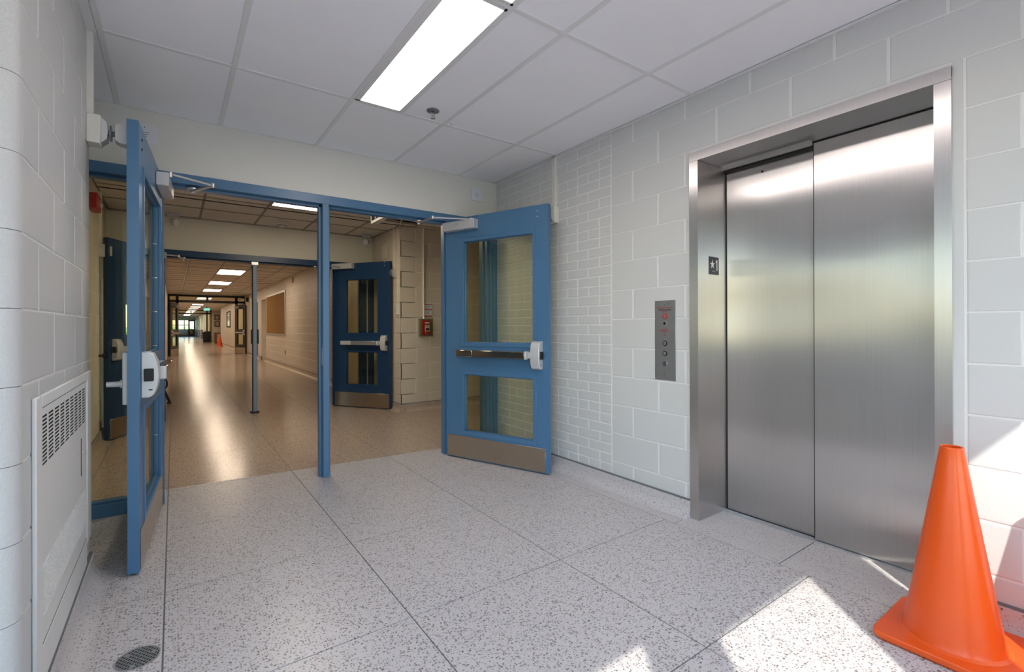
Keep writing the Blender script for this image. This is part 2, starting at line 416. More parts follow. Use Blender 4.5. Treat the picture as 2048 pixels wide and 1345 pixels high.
# ---- corridor walls
wcr = sroot('wall_corridor_right', (2.57, 9, 0)); XC = 2.57
MB().box(XC+.0022, 2.9, 7.32, 18.05, 0, 2.8).box(XC+.0022, 2.9, 19.1, 24, 0, 2.8).box(2.86, 2.9, 18.05, 19.1, 0, 2.8).box(XC, 2.9, 18.05, 19.1, 2.12, 2.8).build('wall_backing', 'cream_joint_highlight', wcr)
rects = bond(0, 8.9, .1, ZC, .2, 0, .4, lambda k: (.1 if k % 2 else .3, .4)); rects = rects[:]
masonry(wcr, 'block', (XC, 18.0), -PI/2, rects, 'cream', .012, .012, .005, holes=[(.16, 3.49, .92, 2.19)], b=.004)
struct(MB().box(-.35, -.2, 7.32, 76, 0, 2.8), 'wall_corridor_left', 'cream')
struct(MB().box(2.62, 2.85, 24, 38, 0, 2.8).box(2.45, 3.8, 46, 46.2, 0, 2.8).box(3.7, 3.8, 38, 46, 0, 2.8).box(2.62, 3.8, 37.9, 38, 0, 2.8), 'wall_far_right', 'cream')
struct(MB().box(2.38, 2.6, 46.2, 76, 0, .95).box(2.38, 2.6, 46.2, 76, 2.2, 2.8).box(2.38, 2.6, 46.2, 56, .95, 2.2).box(2.38, 2.6, 61, 62, .95, 2.2).box(2.38, 2.6, 68, 69, .95, 2.2).box(2.38, 2.6, 75, 76, .95, 2.2), 'wall_far_windowed', 'cream_smooth')
struct(MB().box(-.4, 2.6, 76, 76.2, 2.15, 2.8).box(-.4, 1.7, 76, 76.2, 0, .85), 'wall_far_end', 'cream_smooth')
# ---- curved terrazzo base along the walls
def cove_prof(r=.06, t=.018, h=.1):
    pts = [(.03, 0), (-t-r, 0)]
    for i in range(7):
        a = i/6*PI/2; pts.append((-t-r+r*math.sin(a), r-r*math.cos(a)))
    return pts+[(-t, h), (.03, h)]
def cove(name, face, at, a, b, mat='terrazzo_cove', line=True):
    """face +1: wall faces -x (cove grows to -x); -1: faces +x; 'y': faces -y"""
    m = MB(); l = MB(); pr = cove_prof()
    if face == 'y': m.prism([(at+p[0], p[1]) for p in pr], 'x', a, b); l.box(a, b, at-.012, at+.01, .1, .107)
    else:
        m.prism([(at+face*p[0], p[1]) for p in pr], 'y', a, b); l.box(at-face*.012, at+face*.01, a, b, .1, .108)
    o = struct(m, name, mat)
    if line: l.build('caulk_line', 'gap_grey', o)
    return o
cove('baseboard_right', 1, XR, 1.68, 3.79); cove('baseboard_right_near', 1, XR, -.9, .504)
cl = cove('baseboard_left', -1, XL, 1.74, 2.93)
cove('baseboard_vestibule', 'y', 6.08, 2.49, 6.1)
bv = cove('baseboard_vestibule_return', 1, 2.5, 6.02, 7.2)
cove('baseboard_vestibule_left', -1, -.61, 3.9, 6.5)
cove('baseboard_corridor', 1, XC, 7.32, 18.05, 'tan'); cove('baseboard_corridor_far', 1, XC, 19.1, 24, 'tan'); cove('baseboard_far', 1, 2.62, 24, 38, 'tan')
# ---- ceilings: slab above, lay-in tiles, tee grid
ceil = struct(MB().box(-2.75, 6.2, -.9, 76.2, 2.8, 2.9), 'ceiling', 'dark')
def grid(xs, yss, tmat, gmat, skip=(), merge=(), tee=.024, tz=.004):
    for j in range(len(yss)-1):
        for i in range(len(xs)-1):
            if (i, j) in skip: continue
            MB().box(xs[i]+.002, xs[i+1]-.002, yss[j]+.002, yss[j+1]-.002, ZC+tz, ZC+.02).build('ceiling_tile', tmat, ceil)
    for x in xs: MB().box(x-tee/2, x+tee/2, yss[0], yss[-1], ZC, ZC+tz+.001).build('grid_bar', gmat, ceil)
    for y in yss: MB().box(xs[0], xs[-1], y-tee/2, y+tee/2, ZC-.0005, ZC+tz).build('grid_bar', gmat, ceil)
xa = [-.50, -.275, .263, .88, 1.495, 2.11, 2.525]
ya = [-.83, -.79, .434, 1.657, 2.88, 3.775]
grid(xa, ya, 'tile_white', 'grid_white', skip=[(3, 1), (3, 2), (3, 3)])
xl2 = [-2.6, -2.0, -1.39, -.88, -.42]
grid(xl2, [-.83, .434, 1.657, 1.70], 'tile_white', 'grid_white')
for j in (1, 2, 3):
    MB().box(1.192, 1.493, ya[j]+.002, ya[j+1]-.002, ZC+.004, ZC+.02).build('ceiling_tile', 'tile_white', ceil)
    if j > 1: pass
MB().box(1.180, 1.204, -.79, 2.88, ZC, ZC+.005).build('grid_bar', 'grid_white', ceil)
MB().box(XR-.022, XR, -.83, 3.775, ZC-.006, ZC).build('wall_angle', 'grid_white', ceil)
MB().box(XL, XL+.03, 1.70, 2.95, ZC-.02, ZC).build('wall_angle', 'grid_white', ceil)
xb = [-.61, -.345, .27, .88, 1.49, 2.08, 2.69, 3.3, 3.91, 4.52, 5.13, 5.74, 6.1]
yb = [3.88, 4.11, 4.72, 5.32, 5.93, 6.53, 7.13, 7.2]
sk = [(3, 2), (3, 3), (5, 3)]+[(i, j) for i in range(5, 12) for j in (5, 6)]
grid(xb, yb[:5]+[6.09], 'tile_warm', 'grid_warm', skip=[(3, 2), (3, 3), (5, 3), (5, 2)])
grid(xb[:6]+[2.5], [6.09, 6.53, 7.13, 7.2], 'tile_warm', 'grid_warm')
ycs = [7.32]; 
while ycs[-1] < 24: ycs.append(ycs[-1]+.61)
ycs[-1] = 24
CL = [13.12, 16.63, 20.14]
xc = [-.2, .27, .88, 1.46, 2.08, 2.57]
yc2 = []
y = 7.32
while y < 24: yc2.append(y); y += .615
yc2 = [q for q in yc2 if not any(c-.05 < q < c+1.3 for c in CL)]+[v for c in CL for v in (c, c+.61, c+1.22)]+[24]
yc2.sort()
skc = [(2, j) for j in range(len(yc2)-1) if any(c-.01 < yc2[j] < c+1.2 for c in CL)]
grid(xc, yc2, 'tile_warm', 'grid_warm', skip=skc)
struct(MB().box(-.2, 3.8, 24, 76, ZC, ZC+.02), 'ceiling_far', 'tile_warm')
# pipes and ducts above the open tile
pl = MB()
for i, yy in enumerate((5.0, 5.3, 5.6)): pl.cyl((1.9, yy, 2.64+.03*i), (2.9, yy+.05, 2.62+.03*i), .012+.006*i, n=8)
tag(pl.build('plenum_pipe', 'gap_grey'), 'grey pipes inside the open ceiling hole past the first doors', 'pipe', None, 'thing')
hw = MB().tube([(2.26, 5.35, 2.62), (2.33, 5.5, ZC-.002), (2.37, 5.72, ZC-.004), (2.46, 5.98, ZC-.006), (2.5, 6.1, ZC-.01)], .008)
hw.tube([(2.31, 5.35, 2.62), (2.37, 5.5, ZC-.002), (2.41, 5.72, ZC-.004)], .006)
tag(hw.build('ceiling_cable', 'cream_smooth'), 'pale cable crossing below the dark ceiling hole to the block column', 'cable')

# ---- glazed door screens
def screen(name, Y, xj, zt, zh, mat, sides, mull, curb=.09, dep=.12, fwid=.05, glassm='glass', stopw=.016, trans=None):
    r = sroot(name, (0, Y, 0)); x0, x1 = xj
    h = MB().box(x0, x1, Y, Y+dep, zt, zh); h.box(x0, x1, Y+.05, Y+dep-.01, zt-.018, zt); h.build('header', mat, r, bevel=.002)
    for a, b, sl, s2 in sides:                       # jamb x-range, stop to left / right
        j = MB().box(a, b, Y, Y+dep, 0, zt).box(a-(stopw if sl else 0), b+(stopw if s2 else 0), Y+.05, Y+dep-.01, 0, zt-.018)
        j.build('jamb', mat, r, bevel=.002)
    if mull:
        a, b = mull; m = MB().box(a, b, Y, Y+dep-.02, 0, zt).box(a-.018, b+.018, Y+.05, Y+dep-.02, 0, zt)
        m.build('mullion', mat, r, bevel=.002)
    return r
def sidelight(r, Y, a, b, zt, mat, curb=.09, dep=.12):
    MB().box(a, b, Y, Y+dep, 0, curb-.015).box(a, b, Y+.03, Y+dep-.03, curb-.015, curb).build('curb', mat, r, bevel=.002)
    MB().box(a, b, Y+.055, Y+.062, curb, zt).build('pane', 'glass', r)
Y1 = 3.762
s1 = screen('trim_1', Y1, (-.50, XR), 2.092, 2.158, 'blue', [(-.50, -.455, 0, 1), (-.115, -.066, 1, 1), (1.996, 2.046, 1, 1), (2.405, XR, 1, 0)], (.925, .971))
sidelight(s1, Y1, -.455, -.115, 2.09, 'blue'); sidelight(s1, Y1, 2.046, 2.405, 2.09, 'blue')
MB().box(2.43, 2.437, Y1-.006, Y1, 0, 2.09).box(2.47, 2.476, Y1-.006, Y1, 0, 2.09).build('jamb_bead', 'blue', s1)
for s_ in (0, 1):
    MB().box(.9238 if not s_ else .971, .925 if not s_ else .9722, Y1+.01, Y1+.04, .86, .99).build('strike_plate', 'aluminium', s1)
Y2 = 7.12
s2 = screen('trim_2', Y2, (-.61, 2.5), 2.03, 2.107, 'navy', [(-.61, -.56, 0, 1), (-.15, -.10, 1, 1), (1.915, 1.965, 1, 1), (2.30, 2.5, 1, 0)], None)
sidelight(s2, Y2, -.56, -.15, 2.03, 'navy'); sidelight(s2, Y2, 1.965, 2.30, 2.03, 'navy')
MB().box(.862, .91, Y2+.03, Y2+.1, .02, 2.0).build('mullion', 'mullion_grey', s2, bevel=.003)
MB().box(.858, .866, Y2+.03, Y2+.1, .02, 2.0).build('mullion_edge', 'dark', s2)
MB().box(.845, .927, Y2+.02, Y2+.11, 1.985, 2.03).build('mullion_bracket', 'aluminium', s2, bevel=.003)
MB().box(.835, .937, Y2+.02, Y2+.11, 0, .022).build('mullion_foot', 'dark', s2, bevel=.003)
MB().box(.84, .862, Y2+.02, Y2+.06, .93, 1.12).box(.91, .932, Y2+.02, Y2+.06, .93, 1.12).build('strike', 'dark', s2, bevel=.004)
MB().box(2.385, 2.40, Y2-.01, Y2, 0, 2.03).build('jamb_bead', 'tan', s2)
def transom_screen(name, Y, x0, x1, a, b, m, zt=2.2):
    r = sroot(name, (0, Y, 0)); h = MB().box(x0, x1, Y, Y+.1, zt, zt+.1).box(x0, x1, Y, Y+.1, 2.45, ZC); h.build('header', 'black_paint', r)
    for p, q in ((x0, x0+.07), (a-.1, a), (b, b+.1), (x1-.07, x1)): MB().box(p, q, Y, Y+.1, 0, 2.45).build('jamb', 'black_paint', r)
    MB().box(m-.045, m+.045, Y, Y+.1, zt+.1, 2.45).build('transom_bar', 'black_paint', r)
    for p, q in ((x0+.07, a-.1), (a, m-.045), (m+.045, b), (b+.1, x1-.07)):
        if q-p > .03: MB().box(p, q, Y+.045, Y+.052, zt+.1, 2.45).build('pane', 'glass', r)
    for p, q in ((x0+.07, a-.1), (b+.1, x1-.07)):
        if q-p > .03: MB().box(p, q, Y+.045, Y+.052, 0, zt).build('pane', 'glass', r)
transom_screen('trim_3', 24.0, -.2, 2.62, .17, 2.20, 1.175)
transom_screen('trim_4', 44.5, -.2, 2.45, .2, 2.1, 1.1)

# ---- facade behind the camera: glazed entrance the daylight comes through
YF = -.815
fc = sroot('window_1', (0, YF, 0))
MB().box(-2.7, 2.6, YF-.1, YF, 2.425, 2.8).build('header', 'wall_paint', fc)
MB().box(.0, 2.55, YF-.1, YF, 2.258, 2.44).build('transom', 'blue', fc)
for p, q in ((-2.7, -2.5), (-1.42, -1.36), (-.279, .02), (.827, 1.225), (2.45, 2.7)):
    MB().box(p, q, YF-.1, YF, 0, 2.44).build('post', 'blue', fc, bevel=.003)
for p, q in ((-2.5, -1.42), (-1.36, -.279), (.02, .827), (1.225, 2.45)):
    MB().box(p, q, YF-.1, YF, 0, .2).build('kick_rail', 'blue', fc)
    MB().box(p, q, YF-.053, YF-.047, .2, 2.44).build('pane', 'glass_out', fc)
MB().box(-2.5, -1.42, YF-.08, YF-.02, 1.05, 1.10).box(-1.36, -.279, YF-.08, YF-.02, 1.05, 1.10).build('rail', 'blue', fc)
# ---- outside
struct(MB().box(-150, 150, -120, 200, -.3, -.14), 'ground', 'lawn')
struct(MB().box(-7.5, -2.8, -15, 20, -.14, -.06), 'sidewalk_west', 'asphalt')
struct(MB().box(-30, 30, -15, -3.4, -.14, -.06), 'pavement_outside', 'asphalt')
struct(MB().box(-30, 30, -3.4, -.92, -.14, -.05), 'path_outside', 'path_red')

# ================================================================== LIFT
XE = 2.512
el = thing('elevator_entrance', 'brushed stainless steel elevator entrance with two closed sliding panels', 'elevator', (XE, 1.1, 0))
def jamb(y0, y1, yi, yo):
    """Z-shaped steel jamb: face from y0 to y1, return at yi towards the panels, short lip at the wall"""
    d = 1 if yi > yo else -1
    pr = [(XE, yo), (XE, yi), (2.84, yi), (2.84, yi-d*.012), (XE+.004, yi-d*.012), (XE+.004, yo+d*.004), (2.54, yo+d*.004), (2.54, yo)]
    MB().prism(pr, 'z', 0, 2.1285).build('door_jamb', 'steel_frame', el)
jamb(0, 0, 1.622, 1.679); jamb(0, 0, .559, .505)
MB().prism([(XE, 2.130), (XE, 2.183), (2.54, 2.183), (2.54, 2.179), (XE+.004, 2.179), (XE+.004, 2.142), (2.80, 2.142), (2.80, 2.130)], 'y', .505, 1.679).build('head_jamb', 'steel_frame', el)
MB().box(2.772, 2.806, 1.112, 1.622, 2.112, 2.131).build('head_track', 'steel_frame', el)
MB().box(2.782, 2.86, .56, 1.62, 2.10, 2.131).box(2.83, 2.86, .56, 1.62, 0, 2.131).box(2.81, 2.84, 1.596, 1.621, 0.01, 2.131).build('shadow_gap', 'dark', el)
MB().box(2.808, 2.828, 1.09, 1.611, .012, 2.106).build('door_panel', 'steel_door', el)
MB().box(2.780, 2.800, .56, 1.108, .012, 2.124).build('door_panel', 'steel_door', el)
MB().box(2.778, 2.802, 1.108, 1.1105, .012, 2.124).build('panel_edge', 'dark', el)
sl = MB()
for a, b, zz in ((2.765, 2.776, .008), (2.776, 2.80, .003), (2.80, 2.806, .008), (2.806, 2.83, .003), (2.83, 2.86, .008)): sl.box(a, b, .545, 1.635, -.01, zz)
sl.build('sill', 'aluminium', el)
MB().box(2.86, 3.0, .4, 1.8, 0, 2.3).build('shaft_lining', 'dark', el)
MB().cyl((2.806, 1.392, 2.055), (2.81, 1.392, 2.055), .007, n=12).build('key_hole', 'dark', el)
pt = MB().box(2.619, 2.727, 1.618, 1.622, 1.463, 1.570).build('floor_plate', 'sign_black', el, bevel=.001)
MB().box(2.617, 2.729, 1.6195, 1.6225, 1.461, 1.572).build('plate_border', 'white_text', el)
# star drawn as a flat raised mesh, then the figure 1 and dots
st = []; cx, cz = 2.657, 1.523
for i in range(10):
    r_ = .026 if i % 2 == 0 else .0095; a_ = PI/2+i*PI/5; st.append((cx+r_*math.cos(a_), cz+r_*1.15*math.sin(a_)))
sm = MB(); n0 = [(cx, 1.6172, cz)]+[(p[0], 1.6172, p[1]) for p in st]+[(cx, 1.6182, cz)]+[(p[0], 1.6182, p[1]) for p in st]
sm.poly(n0, [(0, 1+i, 1+(i+1) % 10) for i in range(10)]+[(1+i, 12+i, 12+(i+1) % 10, 1+(i+1) % 10) for i in range(10)]); sm.build('star', 'white_text', el)
MB().box(2.701, 2.709, 1.6168, 1.618, 1.488, 1.552).prism([(2.701, 1.552), (2.691, 1.541), (2.691, 1.534), (2.701, 1.541)], 'y', 1.6168, 1.618).build('numeral', 'white_text', el)
d_ = MB()
for q in ((2.66, 1.485), (2.665, 1.485), (2.66, 1.48), (2.677, 1.482), (2.683, 1.485), (2.683, 1.479)): d_.cyl((q[0], 1.6172, q[1]), (q[0], 1.6185, q[1]), .0018, n=6)
d_.build('braille_dots', 'white_text', el)

# call panel
cp = thing('call_panel', 'tall stainless call panel with buttons and red lettering beside the elevator', 'control panel', (XR, 1.86, 1.06))
XP = XR-.004
MB().box(XP, XR+.003, 1.783, 1.937, .808, 1.312).build('face_plate', 'steel_panel', cp, bevel=.0012)
yc_ = 1.860
def zz(py): return 1.312-(py-603)/160*.504
def ring(zc, r, mo, mi, mh, nm):
    o = MB().cyl((XP-.003, yc_, zc), (XR, yc_, zc), r, n=24).build(nm, mo, cp)
    MB().cyl((XP-.005, yc_, zc), (XR, yc_, zc), r*.66, n=20).build('button_cap', mi, o)
    if mh: MB().cyl((XP-.0058, yc_+.002, zc), (XR, yc_+.002, zc), r*.3, n=12).build('button_mark', mh, o)
ring(zz(635), .0165, 'red', 'aluminium', 'red', 'key_switch')
ring(zz(649), .0160, 'aluminium', 'dark', None, 'key_hole')
ring(zz(689), .0165, 'dark', 'aluminium', 'gap_grey', 'call_button'); ring(zz(709.5), .0165, 'dark', 'aluminium', 'gap_grey', 'call_button')
MB().cyl((XP-.004, yc_, zz(730)), (XR, yc_, zz(730)), .0155, n=24).build('service_button', 'chrome', cp)
for q in (612, 751): MB().cyl((XP-.002, yc_, zz(q)), (XR, yc_, zz(q)), .0035, n=8).build('screw', 'chrome', cp)
MB().cyl((XP-.001, yc_, zz(679.5)), (XR, yc_, zz(679.5)), .002, n=8).build('pilot_light', 'white_text', cp)
MB().cyl((XP-.0006, yc_-.030, zz(609)), (XR, yc_-.030, zz(609)), .011, n=16).build('worn_mark', 'slot_metal', cp)
TX = XP-.0008
for s, sz, q, mt in (("FIREFIGHTERS' OPERATION", .0088, 617.5, 'red_text'), ('TO RECALL ELEVATOR INSERT', .0066, 621, 'black_text'), ('FIRE KEY AND TURN TO "ON"', .0066, 623.2, 'black_text'),
                     ('FIRE RECALL', .0080, 626, 'red_text'), ('ELEVATOR', .0085, 661, 'red_text'), ('COMMUNICATIONS', .0085, 663.8, 'red_text'), ('FAILURE', .0085, 666.6, 'red_text'), ('FIRE', .0075, 672, 'black_text')):
    text(s, sz, (TX, yc_, zz(q)), '-x', mt, cp, sx=1.05)

# ================================================================== DOORS
def door(name, label, H, F, side, mat, Wd=None, T=.045, zt=2.10, lites=((.2, .905, 1.01, 1.888), (.2, .905, .245, .74)), kick=.2, bar=True, closer=True, rich=True, kickm='steel_kick', barm='bronze_bar', casem='aluminium'):
    t = Vector((F[0]-H[0], F[1]-H[1])); L = Wd or t.length; ang = math.atan2(t.y, t.x)
    d = thing(name, label, 'door', (H[0], H[1], 0), ang, kind='structure'); s = side       # material lies on y = 0 .. s*T; exit hardware on -s*y
    def B(mb, x0, x1, y0, y1, z0, z1): return mb.box(x0, x1, s*y0, s*y1, z0, z1)
    lf = MB(); z0 = .012
    zs = sorted({z0, zt}|{q for l in lites for q in l[2:]}); a, b = lites[0][0], lites[0][1]
    B(lf, 0, a, 0, T, z0, zt); B(lf, b, L, 0, T, z0, zt)
    for q0, q1 in zip(zs, zs[1:]):
        if not any(l[2] <= q0+1e-6 and q1 <= l[3]+1e-6 for l in lites): B(lf, a, b, 0, T, q0, q1)
    lf.build('leaf', mat, d, local=True)
    for l in lites:
        m = MB(); w_ = .028; e = .006
        for fy0, fy1 in ((-e, .006), (T-.006, T+e)):
            B(m, l[0]-w_, l[0]+.003, fy0, fy1, l[2]-w_, l[3]+w_); B(m, l[1]-.003, l[1]+w_, fy0, fy1, l[2]-w_, l[3]+w_)
            B(m, l[0], l[1], fy0, fy1, l[3]-.003, l[3]+w_); B(m, l[0], l[1], fy0, fy1, l[2]-w_, l[2]+.003)
        B(m, l[0], l[0]+.010, .012, T-.012, l[2], l[3]); B(m, l[1]-.010, l[1], .012, T-.012, l[2], l[3])
        B(m, l[0], l[1], .012, T-.012, l[2], l[2]+.010); B(m, l[0], l[1], .012, T-.012, l[3]-.010, l[3])
        gb = m.build('glazing_bead', mat, d, local=True, bevel=.0015)
        if rich:
            sc = MB()
            n = max(2, round((l[3]-l[2])/.22))
            for i in range(n+1):
                zq = l[2]+.03+(l[3]-l[2]-.06)*i/n
                for xx in (l[0]+.0035, l[1]-.0035):
                    sg = 1 if xx == l[0]+.0035 else -1
                    for yy in (.017, .029): sc.cyl((xx, s*yy, zq), (xx+sg*.010, s*yy, zq), .0028, n=6)
            sc.build('bead_screw', 'chrome', gb, local=True)
        B(MB(), l[0], l[1], T/2-.003, T/2+.003, l[2], l[3]).build('pane', 'glass', d, local=True)
    if kick:
        kp = B(MB(), .018, L-.025, -.0025, 0, .016, kick).build('kick_plate', kickm, d, local=True, bevel=.001)
        if rich:
            k_ = MB()
            for i in range(5):
                for zq in (.024, kick-.008): k_.cyl((.028+(L-.065)*i/4, -s*.0035, zq), (.028+(L-.065)*i/4, 0, zq), .0028, n=8)
            k_.build('screw', 'chrome', kp, local=True)
    if bar:
        ed = B(MB(), .175, L-.15, -.032, 0, .902, .948).build('exit_device', casem, d, local=True, bevel=.004)
        B(MB(), .172, .352, -.076, -.030, .896, .953).build('bar_end', casem if not rich else 'bronze_bar', ed, local=True, bevel=.006)
        B(MB(), .357, L-.165, -.086, -.030, .896, .953).build('push_bar', barm, ed, local=True, bevel=.004)
        B(MB(), L-.165, L-.15, -.090, -.02, .892, .957).build('bar_cap', casem, ed, local=True, bevel=.004)
        B(MB(), L-.15, L-.11, -.055, 0, .90, .95).build('bar_link', casem, ed, local=True, bevel=.003)
        pr = [(0, .815), (-.030, .815), (-.048, .826), (-.062, .86), (-.068, .90), (-.070, .925), (-.068, .95), (-.062, .99), (-.048, 1.024), (-.030, 1.035), (0, 1.035)]
        cs = MB().prism([(s*p, q) for p, q in pr], 'x', L-.125, L-.045).build('latch_case', casem, ed, local=True, bevel=.005, seg=2)
        B(MB(), L-.045, L-.033, -.050, -.012, .895, .955).build('latch_bolt', 'dark', ed, local=True, bevel=.003)
        B(MB(), L-.046, L-.044, -.045, -.030, .850, .856).build('case_screw', 'dark', ed, local=True)
        if rich:
            tr = B(MB(), L-.125, L-.03, T, T+.022, .79, 1.035).build('outside_trim', 'silver_paint', d, local=True, bevel=.004)
            MB().cyl((L-.08, s*(T+.02), .885), (L-.08, s*(T+.035), .885), .02, n=18).cyl((L-.08, s*(T+.03), .885), (L-.08, s*(T+.085), .885), .014, .0125, n=18).build('lock_cylinder', 'silver_paint', tr, local=True)
    if closer:
        cb = B(MB(), .01, .365, -.062, 0, 1.985, 2.062).build('closer', casem, d, local=True, bevel=.006, seg=2)
        B(MB(), .33, .366, -.064, -.002, 1.984, 2.063).build('closer_cap', casem, cb, local=True, bevel=.003)
    B(MB(), L-.10, L-.082, -.003, 0, 2.0, 2.006)
    bs = MB()
    for zq in (2.008, 2.054): bs.cyl((L-.09, -s*.004, zq), (L-.09, 0, zq), .006, n=10)
    bs.build('armature_bolt', 'aluminium' if side > 0 else 'dark', d, local=True)
    return d, t.normalized(), ang, L
def arm(parent, pts, mat='aluminium'):
    """closer arm in world coordinates: spindle, elbow, shoe"""
    o = parent; c = math.cos(-o.rotation_euler.z); s = math.sin(-o.rotation_euler.z)
    def lc(p): x, y = p[0]-o.location.x, p[1]-o.location.y; return Vector((c*x-s*y, s*x+c*y, p[2]))
    a, b, e = [lc(p) for p in pts]
    m = MB().cyl(a, b, .007, n=10).cyl(a-Vector((0, 0, .02)), a+Vector((0, 0, .01)), .012, n=12).cyl(b-Vector((0, 0, .012)), b+Vector((0, 0, .012)), .013, n=12)
    dv = (e-b); n_ = Vector((-dv.y, dv.x, 0)).normalized()*.012
    pts_ = [b+n_, b-n_, e-n_, e+n_]; up_ = Vector((0, 0, .005)); m.poly([p-up_ for p in pts_]+[p+up_ for p in pts_], [(0, 1, 2, 3), (4, 5, 6, 7), (0, 1, 5, 4), (1, 2, 6, 5), (2, 3, 7, 6), (3, 0, 4, 7)])
    am = m.build('closer_arm', mat, o, local=True)
    q = lc(pts[2]); MB().box(-.035, .035, -.012, .012, -.012, .014)
    MB().cyl(q-Vector((0, 0, .012)), q+Vector((0, 0, .02)), .014, n=12).cyl(q+Vector((0, 0, .012)), q+Vector((0, 0, .020)), .034, n=16).build('closer_shoe', mat, am, local=True)
dR, tR, aR, LR = door('door_1', 'blue metal door on the right, swung open toward the elevator wall, with bronze push bar', (1.975, 3.764), (2.344, 2.794), 1, 'blue', casem='silver_paint')
arm(dR, ((2.06, 3.47, 2.066), (1.755, 3.575, 2.06), (1.740, 3.815, 2.056)))
dL, tL, aL, LL = door('door_2', 'blue metal door at left seen edge on, open beside the block wall pier', (-.059, 3.80), (-.130, 2.795), -1, 'blue', zt=2.115, lites=((.15, .86, 1.01, 1.905), (.15, .86, .235, .745)), casem='silver_paint')
arm(dL, ((-.015, 3.47, 2.066), (.205, 3.575, 2.06), (.104, 3.79, 2.056)))
dR2, *_ = door('door_3', 'navy door of the inner screen, swung open against the block column', (1.898, 7.10), (2.439, 6.300), 1, 'navy', zt=2.065, lites=((.212, .76, 1.06, 1.83), (.212, .76, .325, .794)), kick=.215, rich=False, barm='aluminium', casem='silver_paint')
arm(dR2, ((1.97, 6.93, 2.01), (1.70, 6.9, 2.01), (1.65, 7.14, 2.0)))
dL2, *_ = door('door_4', 'navy inner door at left, seen edge on behind the nearest blue door', (-.115, 7.10), (-.535, 6.245), -1, 'navy', zt=2.065, lites=((.212, .69, 1.06, 1.83), (.212, .69, .325, .794)), kick=.215, rich=False, barm='aluminium', casem='silver_paint')
arm(dL2, ((-.10, 6.9, 2.01), (.05, 6.95, 2.01), (.10, 7.16, 2.0)))
for nm, H, F, s, lb in (('door_5', (2.20, 23.98), (2.50, 23.1), 1, 'black corridor door at the right side of the distant transom screen'), ('door_6', (.17, 23.98), (-.10, 23.1), -1, 'black corridor door at the left side of the distant transom screen')):
    door(nm, lb, H, F, s, 'black_paint', zt=2.15, lites=((.2, .72, 1.06, 1.95), (.2, .72, .40, .86)), kick=.28, rich=False, barm='aluminium', casem='silver_paint', kickm='tan')

# magnetic hold-open boxes and raceways
def holdbox(nm, lb, x, face, y, z, mag, mat='white_plastic', top=ZC, rc=True, d=.05, w=.085, h=.13, rl='', g='aluminium'):
    s = -face                                    # face: direction the wall looks along x
    t = thing(nm, lb, 'door holder', (x, y, z))
    MB().box(x, x+face*d, y-w/2, y+w/2, z-h/2, z+h/2).build('housing', mat, t, bevel=.003)
    e = x+face*d
    MB().prism([(e, z-h*.46), (e+face*.022, z-h*.30), (e+face*.026, z), (e+face*.022, z+h*.30), (e, z+h*.46)], 'y', y-w*.42, y+w*.42).build('magnet', g, t, bevel=.002)
    dn = e+face*(mag+.012)
    MB().cyl((e+face*.024, y, z), (dn-face*.035, y, z), .012, n=12).cyl((e+face*.030, y, z), (e+face*.036, y, z), .036, n=20).build('armature', 'slot_metal', t)
    MB().prism([(dn-face*.046, z-.036), (dn-face*.046, z+.036), (dn-face*.03, z+.046), (dn, z+.050), (dn, z-.050), (dn-face*.03, z-.046)], 'y', y-.032, y+.032).build('door_bracket', g, t, bevel=.002)
    if rc:
        r = MB().box(x, x+face*.022, y-.019, y+.019, z+h/2, top).build('raceway', 'white_plastic' if mat == 'white_plastic' else 'cream_smooth')
        tag(r, rl, 'cable cover')
holdbox('door_holder', 'cream box with grey magnet high on left block pier behind the blue door', XL, 1, 2.89, 2.06, .083, g='silver_paint', rl='cream cable cover running up left block pier to the ceiling')
holdbox('door_holder', 'cream box with magnet high on the brick wall behind the right blue door', XR, -1, 2.912, 2.05, .075, rl='cream cable cover running up the painted brick wall')
holdbox('door_holder', 'grey box with magnet on the vestibule wall behind the navy door at left', -.61, 1, 6.3, 1.93, .04, 'silver_paint', rl='pale cable cover above the grey magnet box in the vestibule')
holdbox('door_holder', 'grey box on the block column beside the open navy door', 2.5, -1, 6.285, 1.90, .012, 'silver_paint', d=.03, rl='pale cable cover descending the block column to the grey holder box')

# ================================================================== CEILING ITEMS
def troffer(lb, x0, x1, y0, y1, mat, frame='grid_white', band=.03, grp=None):
    t = thing('ceiling_light', lb, 'light', (x0, y0, ZC), group=grp)
    f = MB().box(x0, x0+band, y0, y1, ZC-.001, ZC+.04).box(x1-.012, x1, y0, y1, ZC-.001, ZC+.04).box(x0, x1, y0, y0+.014, ZC-.001, ZC+.04).box(x0, x1, y1-.014, y1, ZC-.001, ZC+.04)
    f.build('frame', frame, t)
    MB().box(x0+band, x1-.012, y0+.014, y1-.014, ZC+.003, ZC+.010).build('diffuser', mat, t); return t
troffer('long narrow lit ceiling panel over the entrance floor, nearest the sprinkler', .892, 1.182, 1.672, 2.868, 'lamp_a')
troffer('lit ceiling panel continuing the nearest one toward the entrance, mostly above the frame', .892, 1.182, .446, 1.642, 'lamp_a')
troffer('lit ceiling panel in the vestibule, seen above the blue mullion', .892, 1.478, 4.732, 5.918, 'lamp_b', 'grid_warm', .012)
lt = troffer('nearest lit ceiling panel in the corridor past the inner doors', .892, 1.448, CL[0]+.012, CL[0]+1.208, 'lamp_c', 'grid_warm', .01, 'corridor ceiling panels')
for yy, lb in ((CL[1], 'second lit ceiling panel in the corridor past the inner doors'), (CL[2], 'third lit corridor ceiling panel, last before the black transom screen')): dup(lt, (.892, yy+.012, ZC), lb)
ords = ['first', 'second', 'third', 'fourth', 'fifth', 'sixth', 'seventh', 'eighth', 'ninth', 'tenth', 'eleventh', 'twelfth']
yy = 25.7; i = 0
